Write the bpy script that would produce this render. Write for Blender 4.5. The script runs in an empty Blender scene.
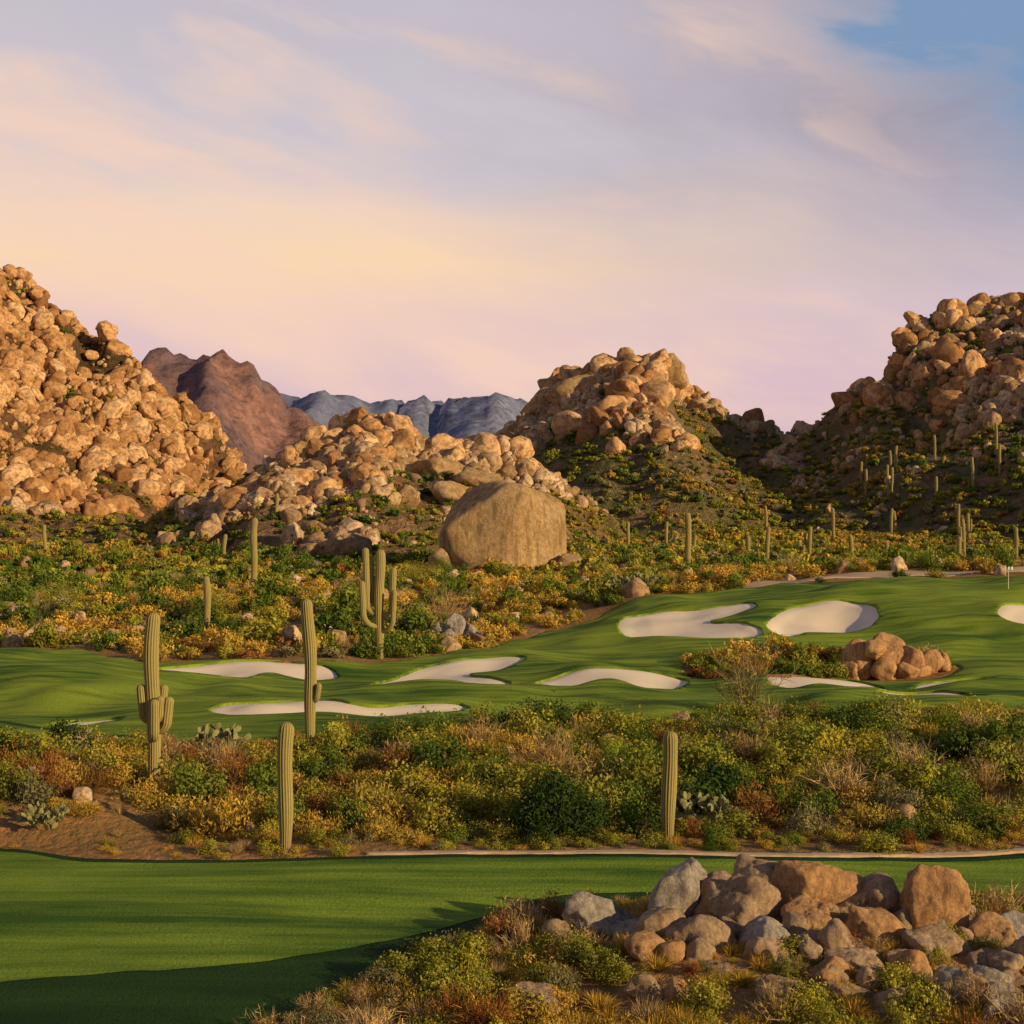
import bpy, math, random, bmesh
import numpy as np
from mathutils import Vector, noise, Matrix
random.seed(7); RNG=np.random.default_rng(7)
sc=bpy.context.scene
sc.view_settings.view_transform='Standard'; sc.view_settings.look='None'; sc.view_settings.exposure=0
root=sc.collection
# ---------------------------------------------------------------- noise
def vn(x,y,seed=0):
    t=np.random.default_rng(1000+seed).random((256,256))
    xi=np.floor(x).astype(int); yi=np.floor(y).astype(int)
    fx=x-xi; fy=y-yi; fx=fx*fx*(3-2*fx); fy=fy*fy*(3-2*fy)
    a=t[xi%256,yi%256]; b=t[(xi+1)%256,yi%256]; c=t[xi%256,(yi+1)%256]; d=t[(xi+1)%256,(yi+1)%256]
    return (a*(1-fx)+b*fx)*(1-fy)+(c*(1-fx)+d*fx)*fy
def fbm(x,y,o=4,seed=0):
    x=np.asarray(x,float); y=np.asarray(y,float); r=0; a=.5; s=0
    for i in range(o):
        r=r+a*vn(x*2**i+17.3*i,y*2**i+5.1*i,seed+i); s+=a; a*=.5
    return r/s-.5
def ss(a,b,t):
    t=np.clip((t-a)/(b-a),0,1); return t*t*(3-2*t)
# ---------------------------------------------------------------- outlines
def spline(P,n=8):
    P=np.array(P,float); out=[]; m=len(P)
    for i in range(m):
        p0,p1,p2,p3=P[i-1],P[i],P[(i+1)%m],P[(i+2)%m]
        for k in range(n):
            t=k/n
            out.append(.5*((2*p1)+(-p0+p2)*t+(2*p0-5*p1+4*p2-p3)*t*t+(-p0+3*p1-3*p2+p3)*t**3))
    return np.array(out)
def sdf_poly(x,y,P):
    x=np.asarray(x,float); y=np.asarray(y,float)
    out=np.full(x.shape,50.0)
    lo=P.min(0)-6; hi=P.max(0)+6
    m=(x>lo[0])&(x<hi[0])&(y>lo[1])&(y<hi[1])
    if not m.any(): return out
    px=x[m]; py=y[m]; d2=np.full(px.shape,1e9); ins=np.zeros(px.shape,bool)
    n=len(P)
    for i in range(n):
        ax,ay=P[i]; bx,by=P[(i+1)%n]; ex,ey=bx-ax,by-ay
        wx=px-ax; wy=py-ay; t=np.clip((wx*ex+wy*ey)/(ex*ex+ey*ey+1e-9),0,1)
        d2=np.minimum(d2,(wx-ex*t)**2+(wy-ey*t)**2)
        if ey!=0:
            c=((ay>py)!=(by>py))&(px<ex*(py-ay)/ey+ax); ins^=c
    out[m]=np.sqrt(d2)*np.where(ins,-1,1)+fbm(px*1.1,py*1.1,3,55)*.28
    return out
ROUGH1=spline([(-45,54),(-24,50.8),(-18,50.0),(-14,48.4),(-7,48.1),(0,48.3),(5,48.2),(11,48.2),(17,49.3),(24,50.5),(48,53),(48,42),(22,42),(15,43),(9,42.5),(4,43),(1.2,42.2),(-.6,40.2),(-2.4,38),(-4.2,35.5),(-5.4,33.2),(-8,29),(-14,22),(-45,22)])
FAIR1=spline([(-44,53),(-24,50.2),(-18,49.5),(-14,47.9),(-7,47.6),(0,47.8),(5,47.7),(11,47.7),(17,48.7),(24,49.9),(46,52),(46,44),(22,43),(15,44),(9,43.6),(4,44),(1,43.4),(-1,41.4),(-3.5,38.8),(-8,36.6),(-14,35.6),(-20,35.2),(-44,34)])
TURF2=spline([(-80,132),(-58,129),(-46,126),(-36,117),(-27,110.5),(-20,109),(-14,108.5),(-8.5,112),(-4.5,121),(0,130),(6,139),(14,145),(26,149),(40,150),(60,151),(95,150),(95,92),(50,86),(34,84),(24,83),(14,82),(6,80),(-2,77),(-8,75),(-16,73),(-24,72),(-40,71),(-80,70)])
ISLAND=spline([(13,106),(13.5,99),(19,98),(24,102.5),(29,102.5),(33,104),(34,108),(30,111),(24,112),(17,111.5)])
BUNK=[[(-26,103),(-24,107),(-19,108.5),(-14,107),(-13,104),(-15,102.5),(-18,103.5),(-20,100.5),(-24,100.5)],
 [(-10,100),(-8.5,105),(-5,109),(-1,110),(1.2,108.5),(-1,105.5),(-3.2,104),(-1.5,101.5),(0,99.5),(-1.5,97),(-4,99),(-6,97),(-9,96.5)],
 [(-18,83.5),(-16.5,87),(-12.5,88),(-9,85.8),(-6,87),(-3,87),(-3.4,84.6),(-7,82.6),(-10.5,82.6),(-13,81.2),(-16.5,81.3)],
 [(1.6,97),(3.5,100.5),(8,101.5),(12,100),(12,96.5),(9,93.5),(6.5,95.5),(4,93.8)],
 [(-27,74.5),(-24,76.5),(-21.5,76),(-22,74.2),(-30,72.8),(-34,74)],
 [(-26.5,80),(-25.5,82.2),(-23.5,82.6),(-22.5,81),(-24.5,79.6)],
 [(17.5,95),(18.5,100),(22,102),(25,100.5),(26,97),(25.5,93.5),(22.5,91),(20.5,93),(18.2,91.6)],
 [(23.5,89.5),(25.5,92.3),(28,92.6),(29.6,90.5),(30,87.8),(28,86.6),(25.5,88)],
 [(27.5,96.5),(30,100),(33,101.5),(35.5,100),(33.5,97.2),(31,96.2)],
 [(9.8,128),(10.5,132),(13.5,134.5),(18,134),(22.4,134.2),(22.8,131.4),(20.2,129.8),(18.2,128),(20.6,125.6),(22,122.6),(19.5,119.6),(15.5,118.8),(12.5,121.4),(10.6,124.2)],
 [(22.6,124),(24,128),(27,131.5),(31,132),(33.2,129),(32.6,125),(29.5,122),(26,122.6),(24,121.4)],
 [(42.6,122),(44,125.5),(47,127),(52,126),(54,122),(50,118),(45,119)]]
BUNK=[spline(b) for b in BUNK]
PATHF=spline([(26,151.6),(36,152.3),(44,153.2),(52,154),(70,155),(70,160),(52,161),(42,162),(33,160),(25,155)])
PATHN=spline([(-5,48.3),(0,48.35),(5,48.25),(11,48.25),(17,49.4),(24,50.7),(46,53.2),(46,53.8),(24,51.1),(17,49.85),(11,48.7),(5,48.7),(0,48.8),(-5,48.6)])
def sdf_bunk(x,y):
    r=np.full(np.shape(x),50.)
    for b in BUNK: r=np.minimum(r,sdf_poly(x,y,b))
    return r
def sdf_t2(x,y): return np.maximum(np.maximum(sdf_poly(x,y,TURF2),-sdf_bunk(x,y)),-sdf_poly(x,y,ISLAND))
def sdf_r1(x,y): return sdf_poly(x,y,ROUGH1)
# ---------------------------------------------------------------- ground height
def H(x,y):
    x=np.asarray(x,float); y=np.asarray(y,float)
    z=np.interp(y,[-200,0,130,180,230,330,500,1500,6000],[0,0,0,.9,2.2,5.5,10,14,20])
    z=z+9.9*(1-ss(1,27,y))*np.exp(-(x/60)**2)
    crest=np.interp(x,[-60,-2,4.8,12.8,28.8,43.8,60,90],[0,0,.9,2.7,4.0,4.9,5.0,4])
    z=z+crest*(ss(104,140,y)-.6*ss(160,190,y))*(1-ss(190,260,y)*.7)
    z=z+.75*np.exp(-((x-9)/7)**4-((y-36.6)/3.4)**2)
    z=z+.9*ss(-12,-17,x)*ss(50,53.5,y)*(1-ss(60,72,y))
    z=z+1.0*np.exp(-((x-24)/13)**2-((y-66)/9)**2)+.5*np.exp(-((x+2)/9)**2-((y-64)/7)**2)
    z=z+fbm(x/14,y/14,3,3)*(.5+1.3*ss(70,84,y))*ss(20,45,y)
    z=z+fbm(x/7,y/7,2,31)*1.5*ss(74,84,y)*(1-ss(150,170,y))+fbm(x/9,y/6,2,35)*.4*ss(30,36,y)*(1-ss(50,60,y))
    z=z+.9*np.exp(-((x+33)/10)**2-((y-101)/7)**2)+.6*np.exp(-((x+9)/5)**2-((y-92.5)/2.5)**2)+.6*np.exp(-((x-14)/6)**2-((y-106)/3)**2)
    z=z+ss(120,200,y)*fbm(x/35,y/35,4,9)*3.2
    return z
def ground_z(x,y):
    x=np.asarray(x,float); y=np.asarray(y,float)
    t=np.minimum(np.minimum(sdf_poly(x,y,TURF2),sdf_r1(x,y)),50)
    t=np.maximum(t,-sdf_poly(x,y,ISLAND))
    return H(x,y)-.9*ss(0,-1.6,t)
# ---------------------------------------------------------------- mesh helper
def mesh_np(name,V,F,mats=(),smooth=False,attr=None):
    me=bpy.data.meshes.new(name)
    V=np.asarray(V,float); F=np.asarray(F,int)
    me.vertices.add(len(V)); me.vertices.foreach_set('co',V.ravel())
    k=F.shape[1]
    me.loops.add(F.size); me.loops.foreach_set('vertex_index',F.ravel())
    me.polygons.add(len(F)); me.polygons.foreach_set('loop_start',np.arange(0,F.size,k)); me.polygons.foreach_set('loop_total',np.full(len(F),k))
    me.update(calc_edges=True)
    if smooth: me.polygons.foreach_set('use_smooth',np.ones(len(F),bool))
    for m in mats: me.materials.append(m)
    if attr:
        for an,av in attr.items():
            a=me.attributes.new(an,'FLOAT','POINT'); a.data.foreach_set('value',np.asarray(av,float))
    me.validate()
    return me
def add_obj(name,me,coll=root,loc=None,parent=None):
    o=bpy.data.objects.new(name,me); coll.objects.link(o)
    if loc is not None: o.location=loc
    if parent: o.parent=parent
    return o
# ---------------------------------------------------------------- node helpers
class NT:
    def __init__(s,name,world=False):
        s.m=bpy.data.materials.new(name); s.m.use_nodes=True; s.t=s.m.node_tree; s.t.nodes.clear()
        s.out=s.t.nodes.new('ShaderNodeOutputMaterial')
    def n(s,typ,**kw):
        nd=s.t.nodes.new(typ)
        for k,v in kw.items(): setattr(nd,k,v)
        return nd
    def L(s,a,b): s.t.links.new(a,b)
    def set(s,inp,v):
        if isinstance(v,bpy.types.NodeSocket): s.L(v,inp)
        else:
            if isinstance(v,(tuple,list)) and len(v)==3 and inp.type=='RGBA': v=(*v,1)
            inp.default_value=v
    def noise(s,vec,scale,detail=4,rough=.55,dist=0):
        nd=s.n('ShaderNodeTexNoise'); s.set(nd.inputs['Scale'],scale); nd.inputs['Detail'].default_value=detail
        nd.inputs['Roughness'].default_value=rough; nd.inputs['Distortion'].default_value=dist
        if vec is not None: s.L(vec,nd.inputs['Vector'])
        return nd.outputs['Fac']
    def ramp(s,f,stops,interp='LINEAR'):
        r=s.n('ShaderNodeValToRGB'); r.color_ramp.interpolation=interp
        e=r.color_ramp.elements
        while len(e)<len(stops): e.new(.5)
        for i,(p,c) in enumerate(stops):
            e[i].position=p; e[i].color=(*c,1) if len(c)==3 else c
        s.set(r.inputs[0],f); return r.outputs[0]
    def mix(s,f,a,b,bt='MIX'):
        m=s.n('ShaderNodeMix',data_type='RGBA',blend_type=bt); s.set(m.inputs[0],f); s.set(m.inputs[6],a); s.set(m.inputs[7],b); return m.outputs[2]
    def math(s,op,a,b=0,c=0,clamp=False):
        m=s.n('ShaderNodeMath',operation=op,use_clamp=clamp); s.set(m.inputs[0],a); s.set(m.inputs[1],b)
        if op in('MULTIPLY_ADD',): s.set(m.inputs[2],c)
        return m.outputs[0]
    def mr(s,v,a,b,c=0.,d=1.):
        m=s.n('ShaderNodeMapRange'); s.set(m.inputs[0],v); m.inputs[1].default_value=a; m.inputs[2].default_value=b; m.inputs[3].default_value=c; m.inputs[4].default_value=d
        return m.outputs[0]
    def mapping(s,vec,scale=(1,1,1),rot=(0,0,0)):
        m=s.n('ShaderNodeMapping'); m.inputs['Scale'].default_value=scale; m.inputs['Rotation'].default_value=rot; s.L(vec,m.inputs[0]); return m.outputs[0]
    def princ(s,col,rough=.9,bump=None,strength=.5,dist=.1,spec=.2):
        p=s.n('ShaderNodeBsdfPrincipled'); s.set(p.inputs['Base Color'],col); s.set(p.inputs['Roughness'],rough); p.inputs['Specular IOR Level'].default_value=spec
        if bump is not None:
            b=s.n('ShaderNodeBump'); b.inputs['Strength'].default_value=strength; b.inputs['Distance'].default_value=dist; s.L(bump,b.inputs['Height']); s.L(b.outputs[0],p.inputs['Normal'])
        s.L(p.outputs[0],s.out.inputs[0]); return p
    def diff(s,col):
        p=s.n('ShaderNodeBsdfDiffuse'); s.set(p.inputs[0],col); s.L(p.outputs[0],s.out.inputs[0]); return p
def pos(N): return N.n('ShaderNodeNewGeometry').outputs['Position']
def objc(N): return N.n('ShaderNodeTexCoord').outputs['Object']
# ground
N=NT('desert_soil'); P=pos(N)
a=N.noise(P,.16,5,.65); b=N.noise(P,2.2,4,.7)
col=N.ramp(a,[(.3,(.18,.11,.035)),(.45,(.36,.18,.06)),(.55,(.44,.22,.08)),(.7,(.48,.30,.13))])
col=N.mix(N.mr(b,.42,.62),col,(.20,.14,.05))
N.princ(col,.95,b,.9,.25); M_SOIL=N.m
# turf
def turf(name,dark,light,lo=.42,hi=.62):
    N=NT(name); P=pos(N)
    big=N.noise(N.mapping(P,(.5,1,1)),.11,4,.6); fine=N.noise(P,9,3,.8)
    st=N.noise(N.mapping(P,(.10,1.1,1),(0,0,.06)),1.0,4,.65)
    f=N.math('ADD',N.math('MULTIPLY',big,.55),N.math('MULTIPLY',st,.45))
    col=N.mix(N.mr(f,lo,hi),dark,light)
    col=N.mix(N.mr(fine,.35,.68,0,.45),col,tuple(x*.6 for x in dark))
    N.princ(col,.9,fine,.8,.08,.1); return N.m
M_FAIR=turf('fairway_grass',(.05,.125,.014),(.27,.39,.038),.40,.57)
M_ROUGH_SHADE=turf('rough_grass',(.014,.045,.009),(.035,.090,.015))  # rough kept very dark: lower-left shadow painted into the grass colour
M_TURF2=turf('course_grass',(.042,.11,.013),(.31,.41,.04),.40,.56)
N=NT('bunker_sand'); P=pos(N); a=N.noise(P,.6,4); b=N.noise(P,9,3,.7)
N.princ(N.mix(a,(.74,.62,.46),(.87,.78,.62)),.95,b,.5,.05); M_SAND=N.m
N=NT('cart_path_gravel'); P=pos(N); a=N.noise(P,3,4); N.princ(N.mix(a,(.38,.28,.17),(.58,.44,.28)),.95,a,.4,.05); M_PATH=N.m
# rock
def rock_mat(name,c1,c2,c3,scale=1.0,bs=.9,bd=.12):
    N=NT(name); V=objc(N)
    a=N.noise(V,1.1*scale,5,.65,.4); b=N.noise(V,8*scale,6,.78); st=N.noise(N.mapping(V,(3,3,.6)),1.5*scale,4,.6)
    col=N.ramp(a,[(.3,c1),(.5,c2),(.68,c3)])
    col=N.mix(N.mr(st,.5,.64,0,.65),col,tuple(x*.42 for x in c1))
    col=N.mix(N.mr(b,.40,.66,0,.7),col,tuple(x*.38 for x in c2))
    N.princ(col,.92,N.math('ADD',b,N.math('MULTIPLY',a,.5)),bs,bd); return N.m
def far_rock_mat(name,c1,c2,c3):
    N=NT(name); O=objc(N); oi=N.n('ShaderNodeObjectInfo')
    a=N.noise(O,2.6,4,.75)
    col=N.ramp(oi.outputs['Random'],[(0,c1),(.5,c2),(1,c3)])
    col=N.mix(N.mr(a,.42,.62,0,.8),col,tuple(x*.5 for x in c1)); N.diff(col); return N.m
M_ROCK=rock_mat('granite_tan',(.40,.26,.145),(.54,.38,.23),(.64,.48,.31))
M_ROCKO=rock_mat('granite_orange',(.46,.25,.10),(.64,.37,.17),(.70,.45,.23))
M_ROCKG=rock_mat('granite_grey',(.32,.27,.215),(.48,.42,.34),(.60,.53,.43))
M_ROCKB=rock_mat('granite_boulder',(.50,.31,.13),(.68,.45,.21),(.74,.53,.29),.18,.9,.9)
F_TAN=far_rock_mat('weathered_granite_tan',(.28,.18,.10),(.52,.35,.19),(.70,.52,.33))
F_OR=far_rock_mat('weathered_granite_orange',(.32,.165,.07),(.58,.33,.145),(.74,.49,.26))
def hill_mat(name,sc1,rock,scrub,amount):
    N=NT(name); P=pos(N)
    a=N.noise(P,sc1,6,.7); b=N.noise(P,sc1*6,4,.75)
    r=N.mix(N.mr(b,.38,.62),tuple(x*.4 for x in rock),rock)
    s=N.mix(N.mr(b,.4,.6),scrub,tuple(x*.45 for x in scrub))
    col=N.mix(N.mr(a,amount-.05,amount+.05),s,r)
    N.princ(col,.95,b,1,2.5); return N.m
M_H1=hill_mat('mountain_rock_gap_shade',.05,(.20,.11,.05),(.10,.07,.03),.46)  # base rock darkened to paint shade into the gaps between boulders
M_H2=hill_mat('hill_rock_scrub',.07,(.34,.21,.10),(.24,.19,.06),.48)
M_H3=hill_mat('hill_scrub',.06,(.30,.20,.10),(.18,.17,.06),.52)
M_D1=hill_mat('distant_mountain_haze_rock',.012,(.33,.18,.15),(.20,.13,.14),.5)  # purplish haze tint painted into the rock colour
M_D2=hill_mat('distant_range_haze_rock',.006,(.25,.28,.42),(.21,.24,.38),.48)  # aerial haze painted in as a bluish rock colour
# leaves
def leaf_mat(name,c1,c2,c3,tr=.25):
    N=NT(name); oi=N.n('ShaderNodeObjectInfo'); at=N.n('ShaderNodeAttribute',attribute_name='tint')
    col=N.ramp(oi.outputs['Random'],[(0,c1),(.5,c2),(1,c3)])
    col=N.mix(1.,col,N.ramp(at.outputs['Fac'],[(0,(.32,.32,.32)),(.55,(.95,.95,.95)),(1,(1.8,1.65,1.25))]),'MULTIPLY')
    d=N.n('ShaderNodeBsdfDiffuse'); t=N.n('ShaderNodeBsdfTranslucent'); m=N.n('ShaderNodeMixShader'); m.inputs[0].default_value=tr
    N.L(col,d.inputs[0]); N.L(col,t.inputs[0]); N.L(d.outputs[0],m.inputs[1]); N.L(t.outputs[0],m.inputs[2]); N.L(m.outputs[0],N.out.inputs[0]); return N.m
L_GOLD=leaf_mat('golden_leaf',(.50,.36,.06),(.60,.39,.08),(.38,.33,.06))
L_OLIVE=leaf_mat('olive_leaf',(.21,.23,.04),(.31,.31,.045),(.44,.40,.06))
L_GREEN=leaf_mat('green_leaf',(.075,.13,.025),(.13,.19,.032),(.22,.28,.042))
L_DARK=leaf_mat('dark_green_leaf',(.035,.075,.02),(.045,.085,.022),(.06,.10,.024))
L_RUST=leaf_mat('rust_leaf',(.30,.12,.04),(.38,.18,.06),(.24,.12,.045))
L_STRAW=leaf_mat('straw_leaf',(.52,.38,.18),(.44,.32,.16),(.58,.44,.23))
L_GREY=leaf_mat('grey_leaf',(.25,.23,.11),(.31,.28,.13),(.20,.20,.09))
# ---------------------------------------------------------------- plant meshes
def unit(v): return v/np.maximum(np.linalg.norm(v,axis=-1,keepdims=True),1e-9)
def ribbons(rng,base,dirs,lens,w,bend=.3,segs=3):
    n=len(base); side=unit(np.cross(dirs,unit(rng.normal(size=(n,3))))); V=[]; 
    for k in range(segs+1):
        t=k/segs; c=base+dirs*(lens[:,None]*t)+np.array([0,0,-1])*(bend*lens[:,None]*t*t); ww=w*(1-.85*t)
        V.append(c-side*ww*.5); V.append(c+side*ww*.5)
    V=np.stack(V,1); m=2*(segs+1); F=[]
    for k in range(segs):
        b=np.arange(n)*m+2*k; F.append(np.stack([b,b+1,b+3,b+2],1))
    return V.reshape(-1,3),np.concatenate(F)
def bush(name,seed,mat,R=1.,Hh=1.,nc=12,nl=1800,ll=.11,lw=.05,up=.3,stems=18,spiky=.0):
    rng=np.random.default_rng(abs(seed))
    d=unit(rng.normal(size=(nc,3))); d[:,2]=np.abs(d[:,2])
    rad=rng.uniform(.3,.78,(nc,1)); C=d*rad*np.array([R,R,Hh]); C[:,2]+=.1*Hh
    rc=rng.uniform(.2,.4,nc)
    ci=rng.integers(0,nc,nl); dd=unit(rng.normal(size=(nl,3)))
    rr=rc[ci][:,None]*(rng.random((nl,1))**.25)*(1+.25*rng.normal(size=(nl,1)).clip(-1,2))
    p=C[ci]+dd*rr*np.array([R,R,Hh]); p[:,2]=np.abs(p[:,2])+.01
    nrm=unit(dd+unit(p)*.5+rng.normal(size=(nl,3))*.4); ax1=unit(np.cross(nrm,unit(rng.normal(size=(nl,3))))+np.array([0,0,.3]))
    ax2=unit(dd*.7+unit(p)*.5+rng.normal(size=(nl,3))*.4+np.array([0,0,up]))
    sp=(rng.random((nl,1))<spiky); ax=np.where(sp,ax2,ax1)
    side=np.where(sp,unit(np.cross(ax,unit(rng.normal(size=(nl,3))))),unit(np.cross(nrm,ax)))
    L=ll*rng.uniform(.6,1.4,(nl,1)); W=lw*rng.uniform(.6,1.4,(nl,1))
    V=np.stack([p-ax*L*.5,p+side*W*.5,p+ax*L*.5,p-side*W*.5],1).reshape(-1,3); F=np.arange(4*nl).reshape(nl,4)
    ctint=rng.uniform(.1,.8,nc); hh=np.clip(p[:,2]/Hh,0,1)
    tint=np.clip(ctint[ci]*.5+rng.random(nl)*.3+hh*.4-.1,0,1)  # random leaf tone plus a highlight painted towards the bush top
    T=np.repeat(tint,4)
    if stems:
        e=C[rng.integers(0,nc,stems)]*rng.uniform(.8,1.4,(stems,1)); l=np.linalg.norm(e,axis=1)
        v2,f2=ribbons(rng,np.zeros((stems,3))+rng.normal(size=(stems,3))*[.06,.06,0],unit(e),l,.03,.0)
        F=np.concatenate([F,f2+len(V)]); V=np.concatenate([V,v2]); T=np.concatenate([T,np.full(len(v2),.1)])
    return mesh_np(name,V,F,[mat],attr={'tint':T})
def grass(name,seed,mat,n=260,R=.5,Hh=.8,w=.022,spread=.6,bend=.35,twig=0):
    rng=np.random.default_rng(abs(seed))
    a=rng.uniform(0,2*math.pi,n); s=np.abs(rng.normal(size=n))*spread
    d=unit(np.stack([np.cos(a)*s,np.sin(a)*s,np.ones(n)],1)); b=np.stack([np.cos(a),np.sin(a),0*a],1)*(rng.random((n,1))**.5)*R*.35
    l=Hh*rng.uniform(.5,1.15,n); V,F=ribbons(rng,b,d,l,w,bend)
    T=np.repeat(rng.random(n),8)
    if twig:
        k=rng.integers(0,n,twig); t=rng.uniform(.3,.95,(twig,1)); bb=b[k]+d[k]*l[k][:,None]*t+np.array([0,0,-1])*bend*l[k][:,None]*t*t
        dd=unit(d[k]+rng.normal(size=(twig,3))*.7); v2,f2=ribbons(rng,bb,dd,Hh*.28*rng.uniform(.5,1.2,twig),w*.8,.1)
        F=np.concatenate([F,f2+len(V)]); V=np.concatenate([V,v2]); T=np.concatenate([T,np.repeat(rng.random(twig),8)])
    return mesh_np(name,V,F,[mat],attr={'tint':T})
def coll_of(name,meshes):
    c=bpy.data.collections.new(name)
    for i,m in enumerate(meshes): c.objects.link(bpy.data.objects.new(f'{name}_variant_{i}',m))
    return c
def scatter(name,coll,nvar,pts,scl,rotz,tilt=None):
    n=len(pts)
    me=bpy.data.meshes.new(name); me.vertices.add(n); me.vertices.foreach_set('co',np.asarray(pts,float).ravel())
    a=me.attributes.new('scl','FLOAT_VECTOR','POINT'); a.data.foreach_set('vector',np.asarray(scl,float).ravel())
    r=np.zeros((n,3)) if tilt is None else np.array(tilt,float); r[:,2]=rotz
    a=me.attributes.new('rot','FLOAT_VECTOR','POINT'); a.data.foreach_set('vector',r.ravel())
    a=me.attributes.new('idx','INT','POINT'); a.data.foreach_set('value',RNG.integers(0,nvar,n).astype(np.int32))
    o=add_obj(name,me)
    g=bpy.data.node_groups.new(name+'_nodes','GeometryNodeTree')
    g.interface.new_socket('Geometry',in_out='INPUT',socket_type='NodeSocketGeometry'); g.interface.new_socket('Geometry',in_out='OUTPUT',socket_type='NodeSocketGeometry')
    gi=g.nodes.new('NodeGroupInput'); go=g.nodes.new('NodeGroupOutput'); ip=g.nodes.new('GeometryNodeInstanceOnPoints')
    ci=g.nodes.new('GeometryNodeCollectionInfo'); ci.inputs['Collection'].default_value=coll; ci.inputs['Separate Children'].default_value=True; ci.inputs['Reset Children'].default_value=True
    def na(nm,t):
        q=g.nodes.new('GeometryNodeInputNamedAttribute'); q.data_type=t; q.inputs['Name'].default_value=nm; return q.outputs['Attribute']
    g.links.new(gi.outputs[0],ip.inputs['Points']); g.links.new(ci.outputs[0],ip.inputs['Instance']); ip.inputs['Pick Instance'].default_value=True
    g.links.new(na('idx','INT'),ip.inputs['Instance Index']); g.links.new(na('scl','FLOAT_VECTOR'),ip.inputs['Scale'])
    er=g.nodes.new('FunctionNodeEulerToRotation'); g.links.new(na('rot','FLOAT_VECTOR'),er.inputs[0]); g.links.new(er.outputs[0],ip.inputs['Rotation'])
    g.links.new(ip.outputs[0],go.inputs[0])
    md=o.modifiers.new('scatter','NODES'); md.node_group=g
    return o
SP={}
def mk(key,fn,mat,k=4,**kw): SP[key]=(coll_of(key,[fn(f'{key}_{i}',sum(map(ord,key))*7+i,mat,**kw) for i in range(k)]),k)
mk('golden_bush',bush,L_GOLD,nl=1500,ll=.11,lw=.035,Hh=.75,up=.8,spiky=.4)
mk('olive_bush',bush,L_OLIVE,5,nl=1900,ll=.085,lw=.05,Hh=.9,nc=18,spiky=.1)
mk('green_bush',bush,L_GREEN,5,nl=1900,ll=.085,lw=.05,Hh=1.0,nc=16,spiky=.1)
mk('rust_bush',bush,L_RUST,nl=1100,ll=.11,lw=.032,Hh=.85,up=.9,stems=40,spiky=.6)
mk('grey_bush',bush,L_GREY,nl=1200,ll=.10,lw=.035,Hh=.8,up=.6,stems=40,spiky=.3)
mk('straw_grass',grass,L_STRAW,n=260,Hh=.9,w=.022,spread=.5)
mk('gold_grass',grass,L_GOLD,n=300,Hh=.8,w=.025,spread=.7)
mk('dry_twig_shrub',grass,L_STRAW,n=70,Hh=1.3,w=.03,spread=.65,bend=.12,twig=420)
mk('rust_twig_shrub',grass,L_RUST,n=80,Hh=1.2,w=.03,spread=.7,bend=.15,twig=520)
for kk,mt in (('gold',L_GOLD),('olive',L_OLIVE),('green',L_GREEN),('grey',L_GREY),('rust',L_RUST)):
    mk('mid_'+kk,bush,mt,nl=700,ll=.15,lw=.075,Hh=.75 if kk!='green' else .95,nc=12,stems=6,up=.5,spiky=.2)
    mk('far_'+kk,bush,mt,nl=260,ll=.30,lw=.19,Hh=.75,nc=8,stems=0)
# ---------------------------------------------------------------- terrain
ys=np.concatenate([np.arange(-80,20,4.),np.arange(20,152,.5),152+np.cumsum(np.linspace(.6,6,180)),[780,850,950,1100,1300,1600,2000,2600,3400,4500,6000]])
xs=45*np.sinh(np.linspace(-5.3,5.3,760))
X,Y=np.meshgrid(xs,ys); Z=ground_z(X,Y); nx,ny=len(xs),len(ys)
ii=(np.arange(ny-1)[:,None]*nx+np.arange(nx-1)[None,:]).ravel()
add_obj('ground',mesh_np('ground',np.stack([X,Y,Z],-1).reshape(-1,3),np.stack([ii,ii+1,ii+nx+1,ii+nx],1),[M_SOIL],True))
def patch(name,sdf,bb,res,zf,mat,skirt=.45):
    gx=np.arange(bb[0],bb[1],res); gy=np.arange(bb[2],bb[3],res); X,Y=np.meshgrid(gx,gy); S=sdf(X,Y); Z=zf(X,Y); n=len(gx)
    ins=S<0; V=list(map(tuple,np.stack([X,Y,Z],-1).reshape(-1,3))); Sf=S.ravel(); cache={}; faces=[]
    c=ins[:-1,:-1].astype(int)+ins[:-1,1:]+ins[1:,1:]+ins[1:,:-1]
    for j,i in zip(*np.nonzero(c)):
        q=[j*n+i,j*n+i+1,(j+1)*n+i+1,(j+1)*n+i]
        if c[j,i]==4: faces.append(q); continue
        poly=[]; cut=[]
        for k in range(4):
            a,b=q[k],q[(k+1)%4]; ia,ib=Sf[a]<0,Sf[b]<0
            if ia: poly.append(a)
            if ia!=ib:
                key=(min(a,b),max(a,b))
                if key not in cache:
                    t=Sf[a]/(Sf[a]-Sf[b]); t=min(.98,max(.02,t)); va,vb=V[a],V[b]
                    cache[key]=len(V); V.append(tuple(va[m]+(vb[m]-va[m])*t for m in range(3)))
                poly.append(cache[key]); cut.append((cache[key],ia))
        if len(poly)>=3: faces.append(poly)
        if skirt and len(cut)==2:
            a=cut[0][0]; b=cut[1][0]; k=len(V); V.append((V[a][0],V[a][1],V[a][2]-skirt)); V.append((V[b][0],V[b][1],V[b][2]-skirt))
            faces.append([a,b,k+1,k] if not cut[0][1] else [b,a,k,k+1])
    used=sorted({v for f in faces for v in f}); rm={v:i for i,v in enumerate(used)}
    me=bpy.data.meshes.new(name); me.from_pydata([V[v] for v in used],[],[[rm[v] for v in f] for f in faces]); me.materials.append(mat)
    me.polygons.foreach_set('use_smooth',np.ones(len(me.polygons),bool)); me.update()
    return add_obj(name,me)
patch('rough_grass',sdf_r1,(-46,49,22,56),.4,lambda x,y:H(x,y)+.03,M_ROUGH_SHADE)
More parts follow.
